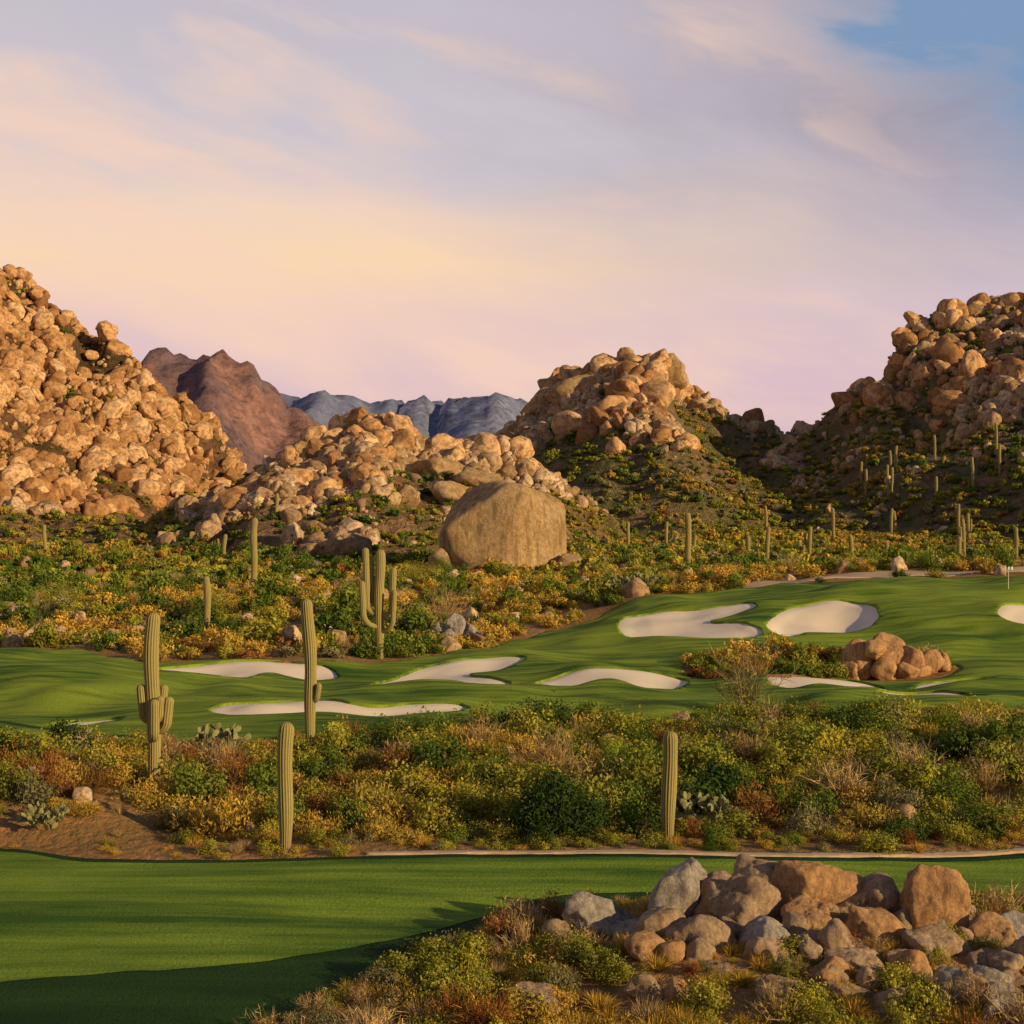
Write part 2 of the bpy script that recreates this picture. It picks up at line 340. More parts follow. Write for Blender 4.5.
patch('golf_fairway',lambda x,y:sdf_poly(x,y,FAIR1),(-46,49,30,56),.4,lambda x,y:H(x,y)+.045,M_FAIR,0)
patch('golf_course_turf',sdf_t2,(-80,95,69,153),.4,lambda x,y:H(x,y)+.05,M_TURF2)
for b in BUNK:
    lo=b.min(0)-1; hi=b.max(0)+1
    patch('sand_bunker',lambda x,y,b=b:sdf_poly(x,y,b)-.12,(lo[0],hi[0],lo[1],hi[1]),.3,lambda x,y,b=b:H(x,y)-.12-.16*ss(0,-1.5,sdf_poly(x,y,b))+.4*np.clip((y-b[:,1].mean())/(np.ptp(b[:,1])),-.4,.5)*ss(0,-1.2,sdf_poly(x,y,b)),M_SAND,0)
patch('cart_path',lambda x,y:sdf_poly(x,y,PATHF),(22,72,150,163),.4,lambda x,y:H(x,y)+.08,M_PATH,.3)
patch('cart_path',lambda x,y:sdf_poly(x,y,PATHN)+.02,(-10,48,47,56),.15,lambda x,y:H(x,y)+.07,M_PATH,.1)
# ---------------------------------------------------------------- rocks
def ico(sub):
    bm=bmesh.new(); bmesh.ops.create_icosphere(bm,subdivisions=sub,radius=1); V=np.array([v.co[:] for v in bm.verts]); F=np.array([[v.index for v in f.verts] for f in bm.faces]); bm.free(); return V,F
ICO={s:ico(s) for s in (3,4,5)}
def rock_v(seed,sub,npl=14,p=12,amp=.10,size=(1,1,1),planes=None,hmin=.58):
    rng=np.random.default_rng(seed); D,F=ICO[sub]
    if planes is None: n=unit(rng.normal(size=(npl,3))); h=rng.uniform(hmin,.98,npl)
    else: n=unit(np.array([q[:3] for q in planes],float)); h=np.array([q[3] for q in planes])
    q=(np.maximum(D@n.T,0)/h)**p; r=(q.sum(1)+1.05**-p)**(-1/p)
    off=Vector(rng.uniform(-50,50,3))
    ns=np.array([noise.noise(Vector(d)*1.3+off)*1.0+noise.noise(Vector(d)*3.5+off)*.5+noise.noise(Vector(d)*9+off)*.25+(noise.noise(Vector(d)*22+off)*.12 if sub>3 else 0) for d in D])
    r=r*(1+amp*1.5*ns)
    return D*r[:,None]*np.array(size),F
def hull_mesh(name,seed,npt,mat,bev=.07):
    rng=np.random.default_rng(seed); bm=bmesh.new()
    P=[]; 
    while len(P)<npt:
        c=unit(rng.normal(size=3))
        if all(np.dot(c,q)<.86 for q in P) or rng.random()<.02: P.append(c)
    for p in P: bm.verts.new(p*rng.uniform(.82,1.08))
    bmesh.ops.convex_hull(bm,input=bm.verts[:])
    g=[v for v in bm.verts if not v.link_faces]; bmesh.ops.delete(bm,geom=g,context='VERTS')
    bmesh.ops.bevel(bm,geom=bm.edges[:],offset=bev,segments=1,affect='EDGES',profile=.5,clamp_overlap=True)
    for v in bm.verts:
        if v.co.length>1.12: v.co=v.co.normalized()*1.05
    me=bpy.data.meshes.new(name); bm.to_mesh(me); bm.free(); me.materials.append(mat); return me
def far_coll(key,mat):
    L=[hull_mesh(f'boulder_{key}_{i}',300+i,12+i,mat,.05+.015*(i%3)) for i in range(7)]
    for i in range(3):
        V,F=rock_v(330+i,3,npl=9,p=22,amp=.13); L.append(mesh_np(f'boulder_{key}_{7+i}',V,F,[mat],False))
    return coll_of('boulder_'+key,L)
RK={'tan':far_coll('tan',F_TAN),'orange':far_coll('orange',F_OR)}
# foreground rock pile
pile=[ # x,y,z(centre),sx,sy,sz,tilt,kind
(4.3,38.0,1.35,.62,.6,1.0,.2,'g'),(4.9,38.8,1.75,.6,.5,.65,-.3,'g'),(6.8,39.0,1.85,.75,.7,.6,.2,'t'),(8.2,38.4,1.6,1.25,.9,.95,-.25,'o'),
(6.4,37.6,1.15,1.2,.9,.85,.3,'t'),(2.4,38.2,.75,1.2,.9,.7,.15,'g'),(3.7,37.0,.75,1.1,.8,.65,-.1,'t'),(4.8,36.4,.65,1.1,.8,.75,.3,'t'),
(6.7,36.0,.85,.78,.7,.6,-.2,'g'),(6.9,35.0,.35,.8,.6,.5,.1,'g'),(11.3,37.4,1.35,.9,.75,1.2,.12,'o'),(9.7,38.3,1.3,.95,.8,.75,-.3,'t'),
(9.6,36.8,.95,1.1,.8,.6,.2,'o'),(8.6,35.6,.55,.95,.7,.65,-.2,'t'),(10.9,35.9,.65,1.0,.8,.7,.25,'t'),(12.1,35.4,.45,1.0,.8,.7,-.25,'t'),
(.6,33.6,.22,.8,.6,.5,.1,'t'),(6.8,33.4,.15,1.05,.7,.55,.1,'t'),(10.7,34.0,.2,1.0,.8,.6,.3,'g'),(8.0,37.0,1.15,.85,.7,.65,.4,'o'),
(5.6,38.4,1.35,.75,.7,.75,-.1,'t'),(7.6,36.3,.75,.8,.7,.6,.2,'t'),(10.4,37.2,.9,.7,.6,.6,.1,'t'),(12.9,36.6,.7,.9,.7,.7,.1,'o'),(3.1,37.6,.6,.6,.6,.5,.0,'g'),
(5.8,36.8,.7,.7,.5,.6,.5,'t'),(9.2,34.4,.3,.7,.6,.5,.5,'g'),(1.3,37.6,.4,.65,.6,.45,.5,'t'),(5.4,35.2,.35,.8,.6,.5,.2,'t'),(3.9,35.8,.35,.75,.6,.45,-.2,'g'),
(12.2,34.0,.25,.9,.7,.6,-.1,'t'),(8.2,33.8,.25,.8,.6,.5,.3,'t'),(13.4,35.4,.4,.7,.6,.6,.2,'t'),(2.0,36.4,.3,.6,.5,.4,.1,'t'),(9.9,35.2,.5,.6,.5,.5,.0,'t'),(11.8,36.7,.7,.6,.5,.5,.4,'t'),(9.4,33.2,.2,.9,.6,.45,-.2,'t'),(14.6,37.2,.6,.8,.7,.6,.1,'t')]
rr=np.random.default_rng(5)
for k in range(44):
    x=rr.uniform(3.2,14.5); y=rr.uniform(32.6,38.4); s=rr.uniform(.28,.6); 
    if k%2: x=rr.uniform(7.5,13.5)
    pile.append((x,y,float(H(x,y))+s*rr.uniform(.15,.6),s*rr.uniform(.9,1.4),s,s*rr.uniform(.7,1.1),rr.uniform(-.3,.3),'ttog'[rr.integers(0,4)]))
VV=[];FF=[];MI=[];n0=0
for k,(x,y,z,sx,sy,sz,tl,kd) in enumerate(pile):
    V,F=rock_v(500+k*3,5 if sx>.75 else 4,npl=8+k%8,p=24,amp=.11,size=(sx*1.0,sy,sz*1.1),hmin=.50)
    R2=np.array(Matrix.Rotation(tl*1.8+rr.uniform(-.25,.25),3,'Y')@Matrix.Rotation(rr.uniform(-.35,.35),3,'X')); V=V@R2.T+np.array([x,y,z]); VV.append(V); FF.append(F+n0); n0+=len(V); MI+=[{'t':0,'o':1,'g':2}[kd]]*len(F)
me=mesh_np('rock_pile',np.concatenate(VV),np.concatenate(FF),[M_ROCK,M_ROCKO,M_ROCKG],True); me.polygons.foreach_set('material_index',np.array(MI,dtype=np.int32)); add_obj('rock_pile',me)
def cluster(name,lst,mat,sub=4,seed=900,p=24):
    VV=[];FF=[];n0=0
    for k,(x,y,zb,sx,sy,sz,tl) in enumerate(lst):
        V,F=rock_v(seed+k,sub,npl=11,p=p,amp=.10,size=(sx,sy,sz)); R2=np.array(Matrix.Rotation(tl,3,'Y'))
        V=V@R2.T+np.array([x,y,float(H(x,y))+zb]); VV.append(V); FF.append(F+n0); n0+=len(V)
    return add_obj(name,mesh_np(name,np.concatenate(VV),np.concatenate(FF),[mat],True))
cluster('rock_outcrop',[(26.6,106,1.4,1.5,1,1.9,.1),(28.6,106.3,1.6,1.6,1,1.7,-.1),(30.2,105.6,.9,1.3,.9,1.4,.2),(31.6,105.8,.7,1.2,.8,1.2,-.1),(28.0,105,.6,1.1,.9,1,.1),(29.6,104.8,.5,1,.8,.8,.1),(32.6,106,.4,.9,.7,.9,.4),(25.6,105.6,.5,.9,.8,1.1,0),(27.2,105.2,2.2,1.0,.8,.8,.2),(30.8,105.2,.3,.7,.6,.7,.3)],M_ROCKO)
cluster('pale_rocks',[(-6.6,133,1.0,1.1,1,1.1,.1),(-5.2,132.6,1.2,1.1,1,1.4,-.1),(-4,132.2,.7,1.0,.9,1.0,.2),(-7.8,132,.6,.9,.8,.9,-.1),(-5.9,131.8,.5,.8,.7,.7,.3),(-2.9,131.6,.4,.7,.7,.6,.1)],M_ROCKG)
g0=float(H(0,234)); 
V,F=rock_v(942,5,p=30,amp=.05,size=(11.2,8,9.7),planes=[(.70,-.72,.06,.76),(-.30,-.93,.24,.82),(-.66,-.25,.70,.78),(.12,0,1,.93),(1,-.05,.1,.93),(-1,-.1,.2,.93),(0,1,.2,.9),(.75,-.3,.75,.94)])
V=V@np.array(Matrix.Rotation(.09,3,'Y')).T+np.array((-1.3,234.5,g0+5.2))
V2,F2=rock_v(951,4,p=20,amp=.08,size=(3.6,3,3.0)); V2=V2+np.array((-11,231.5,g0+1)); V3,F3=rock_v(952,4,p=20,amp=.08,size=(2.6,2.4,2.2)); V3=V3+np.array((9.4,231,g0+.6))
add_obj('giant_boulder',mesh_np('giant_boulder',np.concatenate([V,V2,V3]),np.concatenate([F,F2+len(V),F3+len(V)+len(V2)]),[M_ROCKB],True))
# ---------------------------------------------------------------- hills
def mk_hill(name,pts,yr,wf,wb,zb,mat,x0,x1,res,namp,nsc,seed,ex=1.25,drop=0,mean=12,ridge=0,rsc=30):
    px=np.array([p[0] for p in pts],float); pz=np.array([p[1] for p in pts],float)-drop
    def Hf(x,y):
        x=np.asarray(x,float); y=np.asarray(y,float)
        zr=np.interp(x,px,pz); yy=yr+mean*2*fbm(x/60,x*0+seed,3,seed)
        rel=np.clip((zr-zb)/(pz.max()-zb),.15,1); 
        tf=(yy-y)/(wf*rel**.5); tb=(y-yy)/(wb*rel**.5)
        t=np.clip(np.where(tf>0,tf,tb),0,1.15)
        pr=(1-np.minimum(t,1))**ex-np.maximum(t-1,0)*2
        env=np.clip(pr,0,1)
        z=zb-3+(zr-zb+3)*pr+namp*fbm(x/nsc,y/nsc,5,seed)*(.35+env*1.2)
        if ridge: z=z+ridge*(.12-np.abs(fbm(x/rsc+y/rsc*.3,y/(rsc*2.5),4,seed+77)))*2*np.sqrt(np.clip(env,0,1))
        return z
    xs=np.arange(x0,x1,res); ys=np.arange(yr-wf*1.15,yr+wb*1.15,res); X,Y=np.meshgrid(xs,ys); Z=Hf(X,Y); nx=len(xs); ny=len(ys)
    ii=(np.arange(ny-1)[:,None]*nx+np.arange(nx-1)[None,:]).ravel()
    add_obj(name,mesh_np(name,np.stack([X,Y,Z],-1).reshape(-1,3),np.stack([ii,ii+1,ii+nx+1,ii+nx],1),[mat],True)); return Hf
h1=mk_hill('rocky_mountain',[(-420,90),(-330,120),(-260,116),(-219,117),(-211,119),(-206,110),(-187,102),(-176,92),(-164,80),(-150,65),(-134,54),(-124,44),(-116,37),(-105,29),(-91,21),(-70,8)],600,190,150,8,M_H1,-430,-60,2.2,18,36,21,1.15,6,ridge=30,rsc=24)
h2=mk_hill('boulder_hill',[(-180,14),(-120,18),(-90,17),(-76,22),(-69,25),(-60,28),(-52,33),(-43,34),(-32,36),(-22,33),(-10,31),(2,28),(11,23),(21,16),(30,10),(40,4),(50,1)],335,95,80,3,M_H2,-190,60,1.3,8,20,33,1.1,5,6,ridge=8,rsc=14)
h3=mk_hill('granite_peak',[(-60,12),(-30,25),(-7.5,38),(6,48),(16.5,57),(30,64),(38.7,68),(47,68),(52,63),(57.6,59),(68,52),(78,46),(92,43.5),(106,43),(140,38),(200,30)],480,170,120,7,M_H3,-80,220,1.8,12,30,47,1.15,3,8,ridge=14,rsc=24)
h4=mk_hill('rocky_hillside',[(40,4),(60,14),(80,33),(92,38),(97,44),(104,50),(115,55),(119,62),(122,67),(131,70),(142,76),(154,79),(176,86),(230,95),(300,80),(380,40)],430,180,150,6,M_H3,40,390,1.8,12,30,59,1.15,2,8,ridge=16,rsc=26)
def far_mtn(name,pts,yr,w,zb,mat,res,namp,nsc,seed,rg,rs):
    mk_hill(name,pts,yr,w,w,zb,mat,pts[0][0],pts[-1][0],res,namp,nsc,seed,1.1,0,w*.15,ridge=rg,rsc=rs)
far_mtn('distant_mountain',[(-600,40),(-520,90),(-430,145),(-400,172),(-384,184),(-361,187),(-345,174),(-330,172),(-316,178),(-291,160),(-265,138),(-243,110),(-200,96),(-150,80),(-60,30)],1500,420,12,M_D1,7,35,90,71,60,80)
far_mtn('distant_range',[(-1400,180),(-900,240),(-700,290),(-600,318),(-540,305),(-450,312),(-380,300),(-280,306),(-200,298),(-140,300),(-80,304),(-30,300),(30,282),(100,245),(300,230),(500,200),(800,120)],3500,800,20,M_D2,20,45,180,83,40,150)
# boulders on hills
def hillrocks(name,hf,hmin,n,xr,yr,sr,coll,thr,seed,top=None,sink=.1,dens=30,pw=3.):
    x=RNG.uniform(*xr,n*6); y=RNG.uniform(*yr,n*6); z=hf(x,y); g=H(x,y)
    f=fbm(x/dens,y/dens,4,seed)
    k=(z>g+hmin)&(f+RNG.normal(size=len(x))*.05+(0 if top is None else (z-top[0])/top[1])>thr)
    x,y,z=x[k][:n],y[k][:n],z[k][:n]; m=len(x)
    s=sr[0]+(sr[1]-sr[0])*RNG.random(m)**pw
    S=s[:,None]*RNG.uniform(.55,1.4,(m,3)); 
    scatter(name,coll,10,np.stack([x,y,z+s*sink],1),S,RNG.uniform(0,6.28,m),RNG.uniform(-.9,.9,(m,3)))
hillrocks('mountain_boulders',h1,.5,12500,(-330,-70),(420,640),(.8,4.8),RK['orange'],-.2,5,sink=.25,pw=4)
hillrocks('mountain_crest_rocks',h1,20,220,(-330,-90),(560,630),(2.5,5.5),RK['orange'],-.3,5,sink=.3,pw=2)
hillrocks('hill_boulders',h2,.5,6000,(-120,50),(245,350),(.4,2.6),RK['tan'],-.03,6,(18,60),pw=3.0,dens=20)
hillrocks('hill_large_boulders',h2,4,300,(-80,35),(262,345),(1.8,4.4),RK['orange'],.0,6,(26,60),.25,dens=20)
hillrocks('peak_boulders',h3,2,6500,(-20,150),(340,500),(.5,3.2),RK['tan'],.03,8,(42,80),pw=3.2,dens=22)
hillrocks('peak_large_boulders',h3,16,330,(-8,85),(390,485),(2.,5.5),RK['orange'],.03,8,(48,60),.25)
hillrocks('hillside_boulders',h4,2,7500,(75,260),(270,450),(.5,3.0),RK['tan'],.03,12,(44,80),pw=3.0,dens=20)
hillrocks('hillside_scree',h4,1,4000,(60,260),(260,450),(.35,1.7),RK['tan'],.06,15,pw=3.,dens=14)
hillrocks('hillside_large_boulders',h4,14,440,(95,240),(320,435),(1.8,5.0),RK['orange'],.03,12,(52,80),.2)
def slabs(name,lst,hf,mat,seed):
    VV=[];FF=[];n0=0
    for k,(x,y,zo,sx,sy,sz,tl) in enumerate(lst):
        V,F=rock_v(seed+k,4,npl=12,p=26,amp=.12,size=(sx,sy,sz),hmin=.5); R2=np.array(Matrix.Rotation(tl,3,'Y'))
        V=V@R2.T+np.array([x,y,float(hf(x,y))+zo]); VV.append(V); FF.append(F+n0); n0+=len(V)
    add_obj(name,mesh_np(name,np.concatenate(VV),np.concatenate(FF),[mat],True))
slabs('summit_rocks',[(40,474,-1,9,8,6,.1),(28,470,-2,13,8,6,-.4),(14,468,-2,11,8,5.5,-.35),(50,472,-2,9,7,8,.3),(59,466,-2,8,8,6,.5),(36,460,0,13,8,6,-.2),(48,456,0,9,8,8,.2),(22,458,0,12,8,6,-.3),(38.5,476,4,3,3,3,0),(66,462,-2,8,6,5,.4),(2,466,-1,9,6,5,-.3)],h3,M_ROCKB,1300)
slabs('hilltop_rocks',[(-32,334,1,3.6,4,3,0),(-22,322,-1,8,7,4,.3),(-14,316,-1,8,7,4,.35),(-4,306,-.5,9,6,4,.4),(6,296,0,9,6,3.8,.5),(14,286,0,9,5,3,.5),(-50,332,1,4,4,3,0),(-43,326,0,5,5,3,.2),(-58,326,0,4,4,3,0),(-30,312,0,6,5,3,.2),(-2,288,0,6,5,3,.3),(20,278,0,6,4,2.4,.5),(-12,300,0,6,5,3.4,.2),(-40,306,0,5,4,3,.1),(-22,296,0,4.5,4,3,-.2)],h2,M_ROCKB,1400)
# ---------------------------------------------------------------- vegetation scatter
def jgrid(x0,x1,y0,y1,s):
    gx,gy=np.meshgrid(np.arange(x0,x1,s),np.arange(y0,y1,s)); x=gx.ravel()+RNG.uniform(-.5,.5,gx.size)*s; y=gy.ravel()+RNG.uniform(-.5,.5,gx.size)*s; return x,y
def free(x,y,m):
    t=np.maximum(sdf_poly(x,y,TURF2),-sdf_poly(x,y,ISLAND))
    return (t>m)&(sdf_r1(x,y)>m)&(sdf_poly(x,y,PATHF)>m)&(sdf_poly(x,y,PATHN)>np.minimum(m,.15))&(sdf_bunk(x,y)>m)
used={}
def plant(key,x,y,z,s,zs=None):
    used.setdefault(key,[]).append((x,y,z,s,s*RNG.uniform(.75,1.2,len(x)) if zs is None else zs))
def choose(x,y,keys,wf,sc,seed):
    W=np.stack([np.exp(7*fbm(x/sc,y/sc,3,seed+11*i))*wf[i] for i in range(len(keys))],0); W=W/W.sum(0)
    c=np.cumsum(W,0); r=RNG.random(len(x)); return (r[None]>c).sum(0).clip(0,len(keys)-1)
# near scrub band
x,y=jgrid(-50,55,48.8,90,1.5); k=free(x,y,.5)&~((x<-12)&(y<52.3)); x,y=x[k],y[k]
left=ss(-4,-13,x)
keys=['golden_bush','olive_bush','green_bush','rust_bush','grey_bush','straw_grass','gold_grass','dry_twig_shrub','rust_twig_shrub']
wf=[1.2+.8*left,2.6-1.6*left,1.1-.6*left,.12+.8*left,.3,.25,.35+.6*left,.18,.04+.35*left]
c=choose(x,y,keys,wf,7,40)
edge=np.minimum(sdf_r1(x,y),np.maximum(sdf_poly(x,y,TURF2),0))
s=RNG.uniform(.7,1.6,len(x))*(1+.45*RNG.random(len(x))**3)*(.45+.55*ss(.3,5,edge))
for i,kk in enumerate(keys):
    m=c==i; plant(kk,x[m],y[m],H(x[m],y[m])-.08,s[m]*(1.05 if 'bush' in kk else .9))
x,y=jgrid(-40,45,48.6,88,1.0); k=free(x,y,.12)&(RNG.random(len(x))<np.where(y<54,np.where((x<-12)&(y<52.5),.3,.95),.45)); x,y=x[k],y[k]; c=choose(x,y,['a']*6,[1.2,1.2,.15,.8,.35,.4],5,300)
for i,kk in enumerate(['golden_bush','gold_grass','rust_twig_shrub','olive_bush','straw_grass','grey_bush']):
    m=c==i; plant(kk,x[m],y[m],H(x[m],y[m])-.05,RNG.uniform(.3,.7,m.sum()))
nb=90; x=RNG.uniform(-40,45,nb); y=RNG.uniform(55,79,nb); k=free(x,y,1.5)&~((x<-6)&(y>63)); x,y=x[k],y[k]
c=RNG.integers(0,3,len(x))
for i,kk in enumerate(['olive_bush','green_bush','dry_twig_shrub']):
    m=c==i; plant(kk,x[m],y[m],H(x[m],y[m])-.05,RNG.uniform(1.6,2.3,m.sum())*(.7 if i==2 else 1))
# rocks among the shrubs
x=np.concatenate([RNG.uniform(-35,38,150),RNG.uniform(-90,90,330)]); y=np.concatenate([RNG.uniform(51,82,150),RNG.uniform(112,235,330)]); k=free(x,y,.7); x,y=x[k],y[k]
s=np.where(y<100,RNG.uniform(.2,.6,len(x)),RNG.uniform(.4,1.4,len(x))); S=s[:,None]*RNG.uniform(.7,1.3,(len(x),3))
scatter('desert_rocks',RK['tan'],10,np.stack([x,y,H(x,y)+s*.3],1),S,RNG.uniform(0,6.28,len(x)),RNG.uniform(-.5,.5,(len(x),3)))
# island
x,y=jgrid(13,36,97,113,1.3); k=free(x,y,.4)&(((x-29)/4.8)**2+((y-105)/2)**2>1); x,y=x[k],y[k]; c=RNG.integers(0,5,len(x))
for i,kk in enumerate(['mid_olive','mid_green','mid_gold','mid_rust','mid_olive']):
    m=c==i; plant(kk,x[m],y[m],H(x[m],y[m])-.05,RNG.uniform(.8,1.8,m.sum()))
# foreground scrub
x,y=jgrid(-9,40,20,43.2,.6); k=free(x,y,.1)&(y<43.2); x,y=x[k],y[k]; k=RNG.random(len(x))<.9; x,y=x[k],y[k]
keys2=['golden_bush','olive_bush','rust_bush','grey_bush','straw_grass','gold_grass','rust_twig_shrub','dry_twig_shrub']
c=choose(x,y,keys2,[1.3,.8,.25,.5,.9,2.0,.3,.6],4,70); inpile=np.exp(-((x-8.2)/6)**4-((y-36.0)/3.)**4)
s=RNG.uniform(.45,1.1,len(x))*(1-.4*inpile)*(.55+.45*ss(.1,1.5,sdf_r1(x,y)))
for i,kk in enumerate(keys2):
    m=c==i; plant(kk,x[m],y[m],H(x[m],y[m])-.04,s[m])
# mid scrub (behind turf)
x,y=jgrid(-130,130,108,200,2.6); k=free(x,y,.8)&(np.abs(x)<y*.5+12)&(RNG.random(len(x))<.9); x,y=x[k],y[k]
keys3=['mid_gold','mid_olive','mid_green','mid_rust','mid_grey','dry_twig_shrub']
c=choose(x,y,keys3,[2.8,1.8,1.0,.25,.4,.3],12,90); s=RNG.uniform(.8,2.0,len(x))*(1+.5*RNG.random(len(x))**4)
for i,kk in enumerate(keys3):
    m=c==i; plant(kk,x[m],y[m],H(x[m],y[m])-.05,s[m]*(1. if i<5 else .8))
nb=230; y=RNG.uniform(118,270,nb); x=RNG.uniform(-1,1,nb)*y*.42; k=free(x,y,2.5)&(((x+1)/15)**2+((y-226)/16)**2>1)&((sdf_poly(x,y,PATHF)>20)|(x<15)); x,y=x[k],y[k]; c=RNG.integers(0,3,len(x))
for i,kk in enumerate(['mid_green','mid_olive','mid_green']):
    m=c==i; plant(kk,x[m],y[m],H(x[m],y[m])-.1,RNG.uniform(2.2,3.6,m.sum()))
x,y=jgrid(-230,230,200,430,3.5); k=(np.abs(x)<y*.5+12)&(((x+1)/12)**2+((y-232)/7)**2>1); x,y=x[k],y[k]
keys4=['far_gold','far_olive','far_green','far_grey','far_rust']
c=choose(x,y,keys4,[2.6,1.8,1.1,.5,.2],20,120)
for i,kk in enumerate(keys4):
    m=c==i; plant(kk,x[m],y[m],H(x[m],y[m])-.05,RNG.uniform(1.0,2.8,m.sum()))
for hf,xr,yr,n,wts,sm in ((h2,(-130,55),(245,350),3000,[2.0,1.6,1.2,.5,.2],(.7,1.9)),(h3,(-60,200),(315,500),5000,[1.4,1.6,1.2,.7,.1],(.9,2.4)),(h4,(55,300),(255,460),7000,[1.4,1.6,1.2,.7,.1],(.9,2.4)),(h1,(-330,-70),(410,600),2200,[1,1.2,1.2,.4,.2],(.9,2.2))):
    x=RNG.uniform(*xr,n); y=RNG.uniform(*yr,n); z=hf(x,y); k=z>H(x,y)-.3; x,y,z=x[k],y[k],z[k]; c=choose(x,y,keys4,wts,25,150)
    for i,kk in enumerate(keys4):
        m=c==i; plant(kk,x[m],y[m],z[m]-.05,RNG.uniform(*sm,m.sum()))
NM={'golden_bush':'golden_brittlebush_scrub','olive_bush':'olive_creosote_scrub','green_bush':'green_desert_scrub','rust_bush':'rust_buckwheat_scrub','grey_bush':'grey_bursage_scrub','straw_grass':'straw_grass_tufts','gold_grass':'golden_grass_tufts','dry_twig_shrub':'dry_twig_shrubs','rust_twig_shrub':'rust_twig_shrubs'}
for kk,l in used.items():
    A=[np.concatenate([q[j] for q in l]) for j in range(5)]
    nm=NM.get(kk) or kk.replace('far_','distant_').replace('mid_','desert_')+'_scrub'
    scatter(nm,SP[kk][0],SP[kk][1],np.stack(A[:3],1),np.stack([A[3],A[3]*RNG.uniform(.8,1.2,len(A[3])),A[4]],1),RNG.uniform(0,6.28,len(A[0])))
# individual shrubs
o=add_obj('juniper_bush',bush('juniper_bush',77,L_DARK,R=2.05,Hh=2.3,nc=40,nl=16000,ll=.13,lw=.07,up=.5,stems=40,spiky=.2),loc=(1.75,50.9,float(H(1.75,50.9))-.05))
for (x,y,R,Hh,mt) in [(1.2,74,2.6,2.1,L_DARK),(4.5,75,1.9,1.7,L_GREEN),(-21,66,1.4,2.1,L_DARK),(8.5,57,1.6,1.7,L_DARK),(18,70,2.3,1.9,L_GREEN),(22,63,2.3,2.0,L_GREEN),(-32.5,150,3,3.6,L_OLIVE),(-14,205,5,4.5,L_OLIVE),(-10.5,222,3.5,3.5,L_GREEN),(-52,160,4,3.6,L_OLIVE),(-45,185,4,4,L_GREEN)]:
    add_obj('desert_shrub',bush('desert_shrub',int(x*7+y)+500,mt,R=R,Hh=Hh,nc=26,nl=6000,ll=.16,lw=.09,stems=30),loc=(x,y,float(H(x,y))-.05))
def ocotillo(x,y,h,mat,n=60,sp=.45,tw=500,w=.06): add_obj('ocotillo',grass('ocotillo',int(x*3+y)+9,mat,n=n,Hh=h,w=w,spread=sp,bend=.06,twig=tw),loc=(x,y,float(H(x,y))))
ocotillo(14,84,4.2,L_GREY,60,.55,600); ocotillo(-6.7,140,5,L_STRAW,60,.5,600); ocotillo(1.6,60,2.4,L_STRAW,80,.6,700,.035)
add_obj('agave_plant',grass('agave_plant',74,L_GREY,n=60,Hh=1.4,w=.06,spread=.9,bend=.06,twig=10),loc=(18.6,53.0,float(H(18.6,53))))
# ---------------------------------------------------------------- saguaros
N=NT('saguaro_skin'); at=N.n('ShaderNodeAttribute',attribute_name='rib'); O=objc(N); a=N.noise(O,3,4); b=N.noise(O,30,3,.7)
col=N.mix(a,(.16,.155,.04),(.25,.215,.06)); col=N.mix(N.mr(at.outputs['Fac'],.35,1,0,.75),col,(.58,.44,.19)); col=N.mix(N.mr(b,.5,.7,0,.4),col,(.08,.07,.03))
zz=N.n('ShaderNodeSeparateXYZ'); N.L(O,zz.inputs[0]); col=N.mix(N.mr(zz.outputs[2],1.2,0,0,.6),col,(.22,.17,.09))
N.princ(col,.75,b,.5,.02); M_SAG=N.m
def tube(path,rad,ribs=15,k=4):
    path=np.array(path,float); n=len(path); T=unit(np.gradient(path,axis=0)); up=np.array([1.,0,0]); V=[];R=[]
    u=unit(up-T[0]*np.dot(up,T[0])); m=ribs*k; th=np.arange(m)*2*math.pi/m
    for i in range(n):
        u=unit(u-T[i]*np.dot(u,T[i])); w=np.cross(T[i],u); rb=.5+.5*np.cos(ribs*th); rr=rad[i]*(.87+.15*rb)
        V.append(path[i]+rr[:,None]*(np.cos(th)[:,None]*u+np.sin(th)[:,None]*w)); R.append(rb)
    V=np.concatenate(V); R=np.concatenate(R); F=[]
    for i in range(n-1):
        j=np.arange(m); F.append(np.stack([i*m+j,i*m+(j+1)%m,(i+1)*m+(j+1)%m,(i+1)*m+j],1))
    return V,np.concatenate(F),R
def column(h,r,lean=0):
    z=np.concatenate([np.linspace(-.4,h-r*1.1,26),h-r*1.1+r*1.1*np.sin(np.linspace(.15,math.pi/2,9))])
    rad=np.array([r*(.80+.28*math.sin(min(1,max(0,q)/h*1.25)*math.pi*.62))*(1+.05*math.sin(q*2.3+h)) for q in z]); e=np.linspace(.15,math.pi/2,9); rad[-9:]=rad[-10]*np.cos(e).clip(.02)
    ph=RNG.uniform(0,6); wob=.10*np.sin(z*.9+ph)*z/h
    return np.stack([lean*z/h+wob,wob*.6,z],1),rad
def arm(z0,ang,out,h,r,r0):
    a=[];n=12
    for i in range(n):
        t=i/(n-1)*math.pi/2; a.append((r0*.5+(out-r0*.5)*math.sin(t),0,z0+out*.75*(1-math.cos(t))))
    zt=a[-1][2]; zz=np.linspace(zt,zt+h-r,10)[1:]; a+=[(out+.12*(q-zt)/h*r0/.3,0,q) for q in zz]; rad=[r*(.72+.28*min(1,i/10)) for i in range(len(a))]
    xo=a[-1][0]
    for q in np.linspace(.2,math.pi/2,7): a.append((xo,0,zz[-1]+r*math.sin(q))); rad.append(max(.02,r*math.cos(q)) )
    a=np.array(a); c,s=math.cos(ang),math.sin(ang); return np.stack([a[:,0]*c,a[:,0]*s,a[:,2]],1),rad
